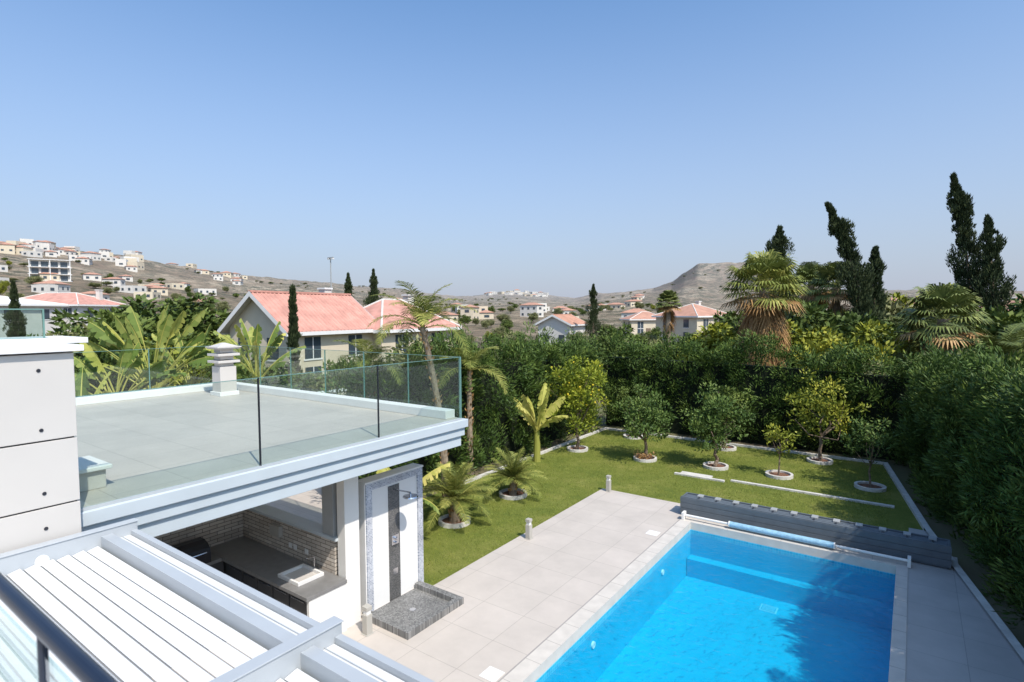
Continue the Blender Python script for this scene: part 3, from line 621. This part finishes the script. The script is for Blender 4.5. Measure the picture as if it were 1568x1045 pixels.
def cypress(name,x,y,h,r,z0=0,bend=0,baz=0,k=None,leaf='cyp',low=0.,L=.2,irreg=.25,per=30):
    k=k or int(h*62); t=low+(1-low)*rng.random(k)**.8
    prof=r*np.clip((1-t)**.75*1.1,.05,1)*np.minimum(1,.35+t*4)
    prof*=1+irreg*np.sin(t*23)+irreg*.6*np.sin(t*51+1)
    a=rng.random(k)*6.28; bx=bend*t**3
    prof*=1+irreg*.6*np.sin(a*2+t*9)
    rr_=rng.random(k)**.5*(1+.35*(rng.random(k)<.12))
    cen=np.stack([bx*math.cos(baz)+np.cos(a)*prof*.9*rr_,bx*math.sin(baz)+np.sin(a)*prof*.9*rr_,t*h],1)
    idx=np.repeat(np.arange(k),per); u=nrm(rng.normal(size=(len(idx),3)))
    cr=np.maximum(prof*.2,.05)[idx]; q=cen[idx]+u*(cr*rng.random(len(idx))**.5)[:,None]*[1,1,2.4]
    d=u*.4; d[:,2]+=1.0; d[:,0]+=np.cos(a)[idx]*.25; d[:,1]+=np.sin(a)[idx]*.25; cv=rng.random(k)
    v=np.clip(.4*cv[idx]+.5*rng.random(len(idx)),0,1)
    tt=np.linspace(0,1,8)
    parts=[(tube(np.stack([bend*tt**3*math.cos(baz),bend*tt**3*math.sin(baz),tt*h*.98],1),np.linspace(.16,.02,8),6),'bark',.5),(leaves(q,d,L*(.6+.8*rng.random(len(idx))),L*.3),leaf,v)]
    e=empty(name); e.location=(x,y,z0); soup('trunk_and_foliage',parts,e)
cypress('cypress_tree',*xy(-3.4,41),12.0,1.45,bend=-2.2,baz=.2,low=.1,irreg=.4)
cypress('cypress_tree',*xy(-2.8,42),9.2,1.2,low=.1,irreg=.35)
cypress('cypress_tree',*xy(3.7,45),13.6,1.45,bend=-1.2,baz=.3,low=.05,irreg=.35)
cypress('cypress_tree',*xy(5.1,44),10.8,1.35,bend=-.5,low=.05,irreg=.35)
cypress('pine_tree',*xy(-10.2,50),12.0,2.2,low=.2,irreg=.4,leaf='cyp')
cypress('cypress_tree',*xy(-56.8,30),6.6,.34,low=.1)
cypress('cypress_tree',*xy(-51.7,75),10.4,1.5,low=.05,irreg=.3)
cypress('cypress_tree',*xy(-49.3,76),11.0,1.5,low=.05,irreg=.3)
cypress('cypress_tree',*xy(-27.3,85),9.4,1.4,low=.1,irreg=.4)
cypress('cypress_tree',*xy(-77,60),8.0,.9,low=.1)
def fanpalm(name,x,y,h,R=2.0,nf=46,nd=46,tr=.28,lf='palm'):
    e=empty(name); e.location=(x,y,0)
    parts=[(tube([(0,0,-.1),(0,0,h*.5),(0,0,h)],[tr*1.2,tr,tr*.9],12),'palmbark',.5)]
    def fan(base,az,el,pl,fr,leaf,droop):
        dr=np.array([math.cos(el)*math.cos(az),math.cos(el)*math.sin(az),math.sin(el)]); side=np.array([-math.sin(az),math.cos(az),0]); c=base+dr*pl
        out=[(tube([base,base+dr*pl*.5+[0,0,.05],c],[.03,.02,.015],4),leaf,.9)]
        m=22; th_=np.linspace(-2.0,2.0,m); dd=dr*np.cos(th_)[:,None]+side*np.sin(th_)[:,None]; l=fr*(.8+.25*rng.random(m))
        up=np.cross(dr,side); w=np.cross(dd,up); w=nrm(w)*.045
        mid=c+dd*(l*.55)[:,None]; tip=mid+(dd*.6+np.array([0,0,-droop]))*(l*.5)[:,None]
        vb=rng.random()*.5; v=np.clip(vb+.5*rng.random(m),0,1)
        out.append((np.stack([np.broadcast_to(c,(m,3))-w*.15,np.broadcast_to(c,(m,3))+w*.15,mid+w,mid-w],1),leaf,v)); out.append((np.stack([mid-w,mid+w,tip+w*.1,tip-w*.1],1),leaf,v)); return out
    top=np.array([0,0,h])
    for i in range(nf):
        f=(i+.5)/nf; parts+=fan(top+[0,0,-.25*(1-f)],i*2.399,-.5+1.9*f+rng.normal()*.08,R*.5*(.8+.4*rng.random()),R*.5,lf if f>.15 else 'dead',.55)
    for i in range(nd):
        f=rng.random(); parts+=fan(top+[0,0,-.3-f*h*.30],rng.random()*6.28,-1.0-.35*rng.random(),R*.35,R*.6,'dead',1.)
    soup('trunk_and_fronds',parts,e)
fanpalm('fan_palm',*xy(-11.4,32.5),6.6,2.6,nf=54,nd=90)
fanpalm('fan_palm',*xy(-7.6,46),7.2,2.2,nd=10,lf='palmd')
fanpalm('fan_palm',*xy(-5.6,43),7.0,2.2,nd=8,lf='palmd')
fanpalm('fan_palm',*xy(2.0,32),5.0,2.2,nd=8,lf='palmd')
fanpalm('fan_palm',*xy(-20.0,62),6.4,1.7,nd=8,lf='palmd')
palm('date_palm',*xy(5.4,26),3.6,34,2.3,.2,.5,droop=1.6,el=(-.2,1.3),nl=40,lw=.04,leaf='palmd')
palm('date_palm',*xy(.6,34),3.9,34,2.4,.2,.5,droop=1.6,el=(-.2,1.3),nl=40,lw=.04,leaf='palmd')
# ------------------------------------------------------------------ houses
def house(name,b,D,rot,w,l,wh,rh,z0,wall='cream',roof='roof',hip=False,ch=True,ov=.5):
    x,y=xy(b,D); X=Matrix.Translation((x,y,z0))@Matrix.Rotation(rad(rot),4,'Z'); e=empty(name)
    q=MB(); q.box(0,l,-w/2,w/2,-1,wh,wall)
    if not hip:
        for xx in(0,l): q.poly([(xx,-w/2,wh),(xx,w/2,wh),(xx,0,wh+rh)],wall)
    q.obj('walls',e,xf=X)
    q=MB(); s=rh/(w/2); zl=wh-ov*s; t=.12
    if hip:
        hp=min(w/2,l/2); r0=(hp,0,wh+rh+t); r1=(l-hp,0,wh+rh+t); A=(-ov,-w/2-ov,zl+t);B=(l+ov,-w/2-ov,zl+t);C=(l+ov,w/2+ov,zl+t);Dd=(-ov,w/2+ov,zl+t)
        q.poly([A,B,r1,r0],roof);q.poly([C,Dd,r0,r1],roof);q.poly([B,C,r1],roof);q.poly([Dd,A,r0],roof); q.poly([A,Dd,C,B],'creamlt')
        for u,v_ in((A,B),(B,C),(C,Dd),(Dd,A)): q.poly([(u[0],u[1],zl-.1),(v_[0],v_[1],zl-.1),v_,u],'cap')
        for u,v_ in((A,r0),(Dd,r0),(B,r1),(C,r1),(r0,r1)): q.cyl(u,v_,.08,.08,'creamlt',6)
    else:
        for sg in(-1,1):
            q.poly([(-ov,sg*(w/2+ov),zl+t),(l+ov,sg*(w/2+ov),zl+t),(l+ov,0,wh+rh+t),(-ov,0,wh+rh+t)][::sg],roof)
            q.poly([(-ov,sg*(w/2+ov),zl),(l+ov,sg*(w/2+ov),zl),(l+ov,0,wh+rh),(-ov,0,wh+rh)][::-sg],'creamlt')
            q.poly([(-ov,sg*(w/2+ov),zl-.1),(l+ov,sg*(w/2+ov),zl-.1),(l+ov,sg*(w/2+ov),zl+t),(-ov,sg*(w/2+ov),zl+t)],'cap')
            for xx in(-ov-.01,l+ov+.01): q.poly([(xx,sg*(w/2+ov),zl-.14),(xx,sg*(w/2+ov),zl+t+.06),(xx,0,wh+rh+t+.06),(xx,0,wh+rh-.14)],'cap')
            n=int((l+2*ov)/.3)
            for i in range(n):
                xa=-ov+.1+i*.3
                q.poly([(xa,sg*(w/2+ov),zl+t+.01),(xa+.07,sg*(w/2+ov),zl+t+.07),(xa+.07,0,wh+rh+t+.07),(xa,0,wh+rh+t+.01)],roof); q.poly([(xa+.07,sg*(w/2+ov),zl+t+.07),(xa+.14,sg*(w/2+ov),zl+t+.01),(xa+.14,0,wh+rh+t+.01),(xa+.07,0,wh+rh+t+.07)],roof)
        q.box(-ov,l+ov,-.12,.12,wh+rh+t-.02,wh+rh+t+.1,roof)
    q.obj('roof',e,xf=X)
    q=MB(); fl=[.9] if wh<4 else [.9,wh-1.9]
    for z in fl:
        nx=max(1,int(l/3))
        for i in range(nx):
            xc=(i+.5)*l/nx
            for sg in(-1,1): q.box(xc-.6,xc+.6,sg*w/2-.03,sg*w/2+.03,z,z+1.3,'win'); q.box(xc-.7,xc+.7,sg*w/2-.05,sg*w/2+.05,z-.1,z-.002,'cap'); q.box(xc-.03,xc+.03,sg*w/2-.045,sg*w/2+.045,z,z+1.3,'cap')
        for yc in(-w/4,w/4):
            for xx in(0,l): q.box(xx-.03,xx+.03,yc-.5,yc+.5,z,z+1.3,'win'); q.box(xx-.05,xx+.05,yc-.6,yc+.6,z-.1,z-.002,'cap')
    q.obj('windows',e,xf=X)
    q=MB(); q.box(l*.4,l*.4+1,-w/2-.04,-w/2+.02,0,2.1,'bark'); q.obj('door',e,xf=X)
    if ch:
        q=MB(); q.box(l*.85,l*.85+.6,w*.15,w*.15+.6,wh,wh+rh+.5,'creamlt'); q.box(l*.85-.08,l*.85+.68,w*.15-.08,w*.15+.68,wh+rh+.5,wh+rh+.62,'cap'); q.obj('chimney',e,xf=X)
    return e
house('red_roof_house',-59.9,37,96,5.4,7.0,4.6,2.0,0,ch=True)
house('red_roof_house',-51.3,41,92,5.6,7.5,4.5,1.8,0,ch=True,hip=True)
house('white_house',-31.3,88,95,5.5,6.0,3.9,1.3,-.3,wall='creamlt',roof='roof2',hip=False,ch=False)
house('cream_house',-24.0,118,40,6.5,7.5,4.0,1.3,0,wall='cream',roof='roof2',hip=True,ch=False)
house('cream_villa',-19.3,92,70,8,8.5,4.8,1.7,0,wall='cream',roof='roof2',hip=True)
house('salmon_roof_house',-76.6,112,30,8,13,7.0,1.6,0,wall='creamlt',roof='roof',hip=True)
house('white_villa',-79.5,100,25,9,9,6.8,1.0,0,wall='creamlt',roof='cap',hip=True,ch=False)
house('orange_roof_house',5.6,62,35,8,9,5.2,1.8,0,wall='cream',roof='roof2',hip=True)
def modern(name,b,D,rot,w,d,fl):
    x,y=xy(b,D); z=float(th(x,y)); X=Matrix.Translation((x,y,z))@Matrix.Rotation(rad(rot),4,'Z'); e=empty(name)
    q=MB(); q.box(-w/2,w/2,0,d,-4,fl*3.2,'creamlt'); q.obj('walls',e,xf=X)
    q=MB(); g_=MB()
    for f_ in range(fl):
        q.box(-w/2-.5,w/2+.5,-1.6,-.0,f_*3.2-.25,f_*3.2,'cap')
        for i in range(4): g_.box(-w/2+.8+i*(w-1)/4,-w/2+.8+i*(w-1)/4+(w-1)/4*.75,-.05,.02,f_*3.2+.1,f_*3.2+2.5,'win')
        for i in range(3): q.box(-w/2+i*(w-.3)/2,-w/2+i*(w-.3)/2+.3,-1.6,-1.3,f_*3.2,f_*3.2+2.95,'cap')
    q.box(-w/2-.5,w/2+.5,-1.8,d,fl*3.2,fl*3.2+.3,'cap'); q.obj('balconies_and_roof',e,xf=X); g_.obj('windows',e,xf=X)
modern('modern_apartment_building',-74.8,340,75,15,9,3)
parts=[]
def bx(x,y,z,w,d,h,rot,wallk,roofk,hip):
    c,s=math.cos(rot),math.sin(rot)
    def P_(a,b_,zz): return [x+a*c-b_*s,y+a*s+b_*c,z+zz]
    p=[P_(-w/2,-d/2,0),P_(w/2,-d/2,0),P_(w/2,d/2,0),P_(-w/2,d/2,0)]; t=[P_(-w/2,-d/2,h),P_(w/2,-d/2,h),P_(w/2,d/2,h),P_(-w/2,d/2,h)]
    for i in range(4): q=p[i][:];q[2]-=4; r=p[(i+1)%4][:]; r[2]-=4; parts.append((np.array([[q,r,t[(i+1)%4],t[i]]]),wallk,.5))
    if hip:
        o=.5; e=[P_(-w/2-o,-d/2-o,h),P_(w/2+o,-d/2-o,h),P_(w/2+o,d/2+o,h),P_(-w/2-o,d/2+o,h)]; r0=P_(-w/2+d/2,0,h+d*.2); r1=P_(w/2-d/2,0,h+d*.2)
        parts.append((np.array([[e[0],e[1],r1,r0],[e[2],e[3],r0,r1],[e[1],e[2],r1,r1],[e[3],e[0],r0,r0]]),roofk,.5))
    else: parts.append((np.array([t]),'cap',.5))
    n=max(2,int(w/3)); fl=max(1,int(h/3))
    for f_ in range(fl):
        for i in range(n):
            a=-w/2+(i+.3)*w/n; b_=a+w/n*.35; z0=f_*3+.9
            for yy in(-d/2-.06,d/2+.06): parts.append((np.array([[P_(a,yy,z0),P_(b_,yy,z0),P_(b_,yy,z0+1.2),P_(a,yy,z0+1.2)]]),'win',.5))
        m_=max(1,int(d/3.5))
        for i in range(m_):
            a=-d/2+(i+.3)*d/m_; b_=a+d/m_*.35; z0=f_*3+.9
            for xx in(-w/2-.06,w/2+.06): parts.append((np.array([[P_(xx,a,z0),P_(xx,b_,z0),P_(xx,b_,z0+1.2),P_(xx,a,z0+1.2)]]),'win',.5))
def scat(n,b0,b1,D0,D1,pw=.35,sz=(9,15),hh=(3.2,3.2,6.2)):
    for _ in range(n):
        b_=rng.uniform(b0,b1);D=rng.uniform(D0,D1); x,y=xy(b_,D); w=rng.uniform(*sz); d=rng.uniform(.6,.85)*w
        bx(x,y,float(th(x,y))-.3,w,d,rng.choice(hh),rng.uniform(0,3.14),rng.choice(['creamlt','cream','creamlt']),'roof2',rng.random()>pw)
scat(60,-80,-69,480,600,.6,(6,11),(3.2,3.2,5)); scat(16,-70,-60,520,680,.5,(7,10),(3.2,)); scat(22,-80,-64,240,440,.4,(7,10),(3.2,))
scat(44,-38,-32,1250,1500,.9,(12,18)); scat(12,-47,-38,220,420,.3,(7,11)); scat(14,-34,-22,200,450,.3,(7,11)); scat(6,-26,-20,450,650,.3,(8,10),(3.2,)); scat(8,-60,-48,220,450,.3,(7,10),(3.2,)); scat(3,-14,8,120,400,.2)
soup('distant_town',parts)
# ------------------------------------------------------------------ distant trees
tmpl=[]
for i,(lf,R_) in enumerate((('broad',(2.6,2.6,2.2)),('olive',(2.3,2.3,1.9)),('yg',(2.4,2.4,2.0)),('broad',(2.2,2.2,2.6)),('olive',(2.8,2.6,1.7)))):
    p_,_c=tree_parts(1.2,R_,k=70,per=80,L=.26,w=.15,leaf=lf,tr=.14,clr=.5,shell=.25); tmpl.append(soup('tree_template_%d'%i,p_,link=False))
E=empty('distant_trees')
def inst(x,y,s,t=None,sz=None,z=None):
    t=rng.choice([0,1,1,2,3,4,4]) if t is None else t
    o=bpy.data.objects.new('tree',tmpl[t]); S.collection.objects.link(o); o.parent=E
    o.location=(x,y,float(th(x,y)) if z is None else z); o.scale=(s*rng.uniform(.85,1.2),s*rng.uniform(.85,1.2),(sz or s)*rng.uniform(.85,1.15)); o.rotation_euler=(0,0,rng.uniform(0,6.28))
keep=[(xy(-56,41),8),(xy(-47,45),8),(xy(-30,92),8),(xy(-23,122),8),(xy(-17.5,96),9)]
def ok(x,y): return all((x-c[0])**2+(y-c[1])**2>r*r for c,r in keep)
n=0
while n<380:
    b_=rng.uniform(-86,12); D=45+ (420-45)*rng.random()**1.6; x,y=xy(b_,D)
    if not ok(x,y): continue
    s=rng.uniform(.4,.8) if D<110 else rng.uniform(.5,1.1)
    inst(x,y,s); n+=1
for _ in range(560):
    b_=rng.uniform(-86,0); D=rng.uniform(300,1000); x,y=xy(b_,D)
    if snoise(x,y,.018)<-.15: continue
    s=rng.uniform(.3,.9); inst(x,y,s*rng.uniform(1,1.8),rng.choice([0,1,4,4]),s*.7)
for b_,D,s,t,sz in [(-70,44,2.0,0,1.3),(-67,46,2.1,3,1.25),(-64.5,43,1.5,0,1.15),(-72.5,42,1.5,1,1.15),(-63.5,36,.9,1,.85),(-75,34,1.1,4,1.0),(-66,30,1.1,2,.95),(-71,29,1.0,0,.95),(-62,28,.8,3,.7),
    (-58,27,.8,0,.7),(-55,27,.8,4,.65),(-52,28,.7,0,.6),(-49,26,.7,3,.6),(-46,27,.8,0,.75),(-43.5,26,.9,1,.95),(-40,34,.9,0,.75),(-36,36,.9,4,.7),(-33,40,1.0,1,.7),(-29,36,.9,0,.75),(-25,38,.9,3,.75),(-22,42,1.0,1,.75),(-18,40,1.0,0,.75),(-15,36,1.2,2,.85),
    (-8.5,36,1.2,2,1.05),(-6.3,38,1.3,0,1.15),(-2,38,1.2,0,1.2),(-.2,52,1.5,2,1.6),(1.8,54,1.4,2,1.75),(-1.6,50,1.4,1,1.4),(3.2,40,1.2,0,1.2),(6,42,1.4,0,1.3),(8.5,40,1.4,3,1.3),(7.5,32,1.2,0,1.0),(10,30,1.2,0,1.1),(4.4,30,1.0,1,.85),(1.2,28,.9,0,.8),(-1.5,29,1.0,1,.85),(-4.5,31,1.1,2,.9),(-12.7,44,1.4,0,1.3),(-9.0,46,1.5,1,1.4)]:
    x,y=xy(b_,D); inst(x,y,s,t,sz,0)
b=MB(); x,y=xy(-53.3,70); b.cyl((x,y,0),(x,y,12),.1,.06,'grey',8); b.box(x-.5,x+.5,y-.08,y+.08,11.9,12.05,'grey'); b.box(x-.5,x-.2,y-.15,y+.15,11.8,11.9,'cap'); b.box(x+.2,x+.5,y-.15,y+.15,11.8,11.9,'cap'); b.obj('street_lamp')
# ------------------------------------------------------------------ light
sd=Vector((.93,-.36,0)).normalized(); el=rad(52)
sun=Vector((sd.x*math.cos(el),sd.y*math.cos(el),math.sin(el)))
l=bpy.data.lights.new('sun','SUN'); l.energy=5.0; l.angle=rad(.5); l.color=(1,.93,.84); lo=bpy.data.objects.new('sun',l); S.collection.objects.link(lo); lo.rotation_euler=sun.to_track_quat('Z','Y').to_euler()
w=bpy.data.worlds.new('World'); S.world=w; w.use_nodes=True; N=w.node_tree.nodes; L=w.node_tree.links; N.clear()
sk=N.new('ShaderNodeTexSky'); sk.sky_type='NISHITA'; sk.sun_disc=False; sk.sun_elevation=el; sk.sun_rotation=math.atan2(sun.x,sun.y); sk.air_density=1.; sk.dust_density=1.5; sk.ozone_density=1.2
gn=N.new('ShaderNodeVectorMath'); gn.operation='MULTIPLY'; gn.inputs[1].default_value=(1.12,1.45,1.68); L.new(sk.outputs[0],gn.inputs[0])
tc=N.new('ShaderNodeTexCoord'); sp=N.new('ShaderNodeSeparateXYZ'); L.new(tc.outputs['Generated'],sp.inputs[0])
mr=N.new('ShaderNodeMapRange'); mr.inputs[1].default_value=0.; mr.inputs[2].default_value=.52; mr.inputs[3].default_value=.97; mr.inputs[4].default_value=0.; L.new(sp.outputs[2],mr.inputs[0])
pw=N.new('ShaderNodeMath'); pw.operation='POWER'; pw.inputs[1].default_value=1.25; L.new(mr.outputs[0],pw.inputs[0])
mx=N.new('ShaderNodeMixRGB'); mx.inputs[2].default_value=(3.75,4.0,4.9,1); L.new(pw.outputs[0],mx.inputs[0]); L.new(gn.outputs[0],mx.inputs[1])
bg=N.new('ShaderNodeBackground'); bg.inputs[1].default_value=.132; wo=N.new('ShaderNodeOutputWorld'); L.new(mx.outputs[0],bg.inputs[0]); L.new(bg.outputs[0],wo.inputs[0])
S.view_settings.view_transform='Standard'; S.view_settings.look='None'; S.view_settings.exposure=0
# ------------------------------------------------------------------ camera
yaw,pit,rol=rad(35.55),rad(2.90),rad(-.357)
fw=Vector((-math.sin(yaw)*math.cos(pit),math.cos(yaw)*math.cos(pit),-math.sin(pit))); r0=Vector((math.cos(yaw),math.sin(yaw),0)); u0=r0.cross(fw)
r_=r0*math.cos(rol)+u0*math.sin(rol); u_=-r0*math.sin(rol)+u0*math.cos(rol)
c=bpy.data.cameras.new('camera'); c.sensor_width=36; c.lens=860.25/1568*36; c.clip_start=.05; c.clip_end=9000
c.dof.use_dof=True; c.dof.focus_distance=12; c.dof.aperture_fstop=2.2
co=bpy.data.objects.new('camera',c); S.collection.objects.link(co)
m4=Matrix((r_,u_,-fw)).transposed().to_4x4(); m4.translation=(0,0,5.4); co.matrix_world=m4; S.camera=co
print('faces',sum(len(o.data.polygons) for o in S.objects if o.type=='MESH'))
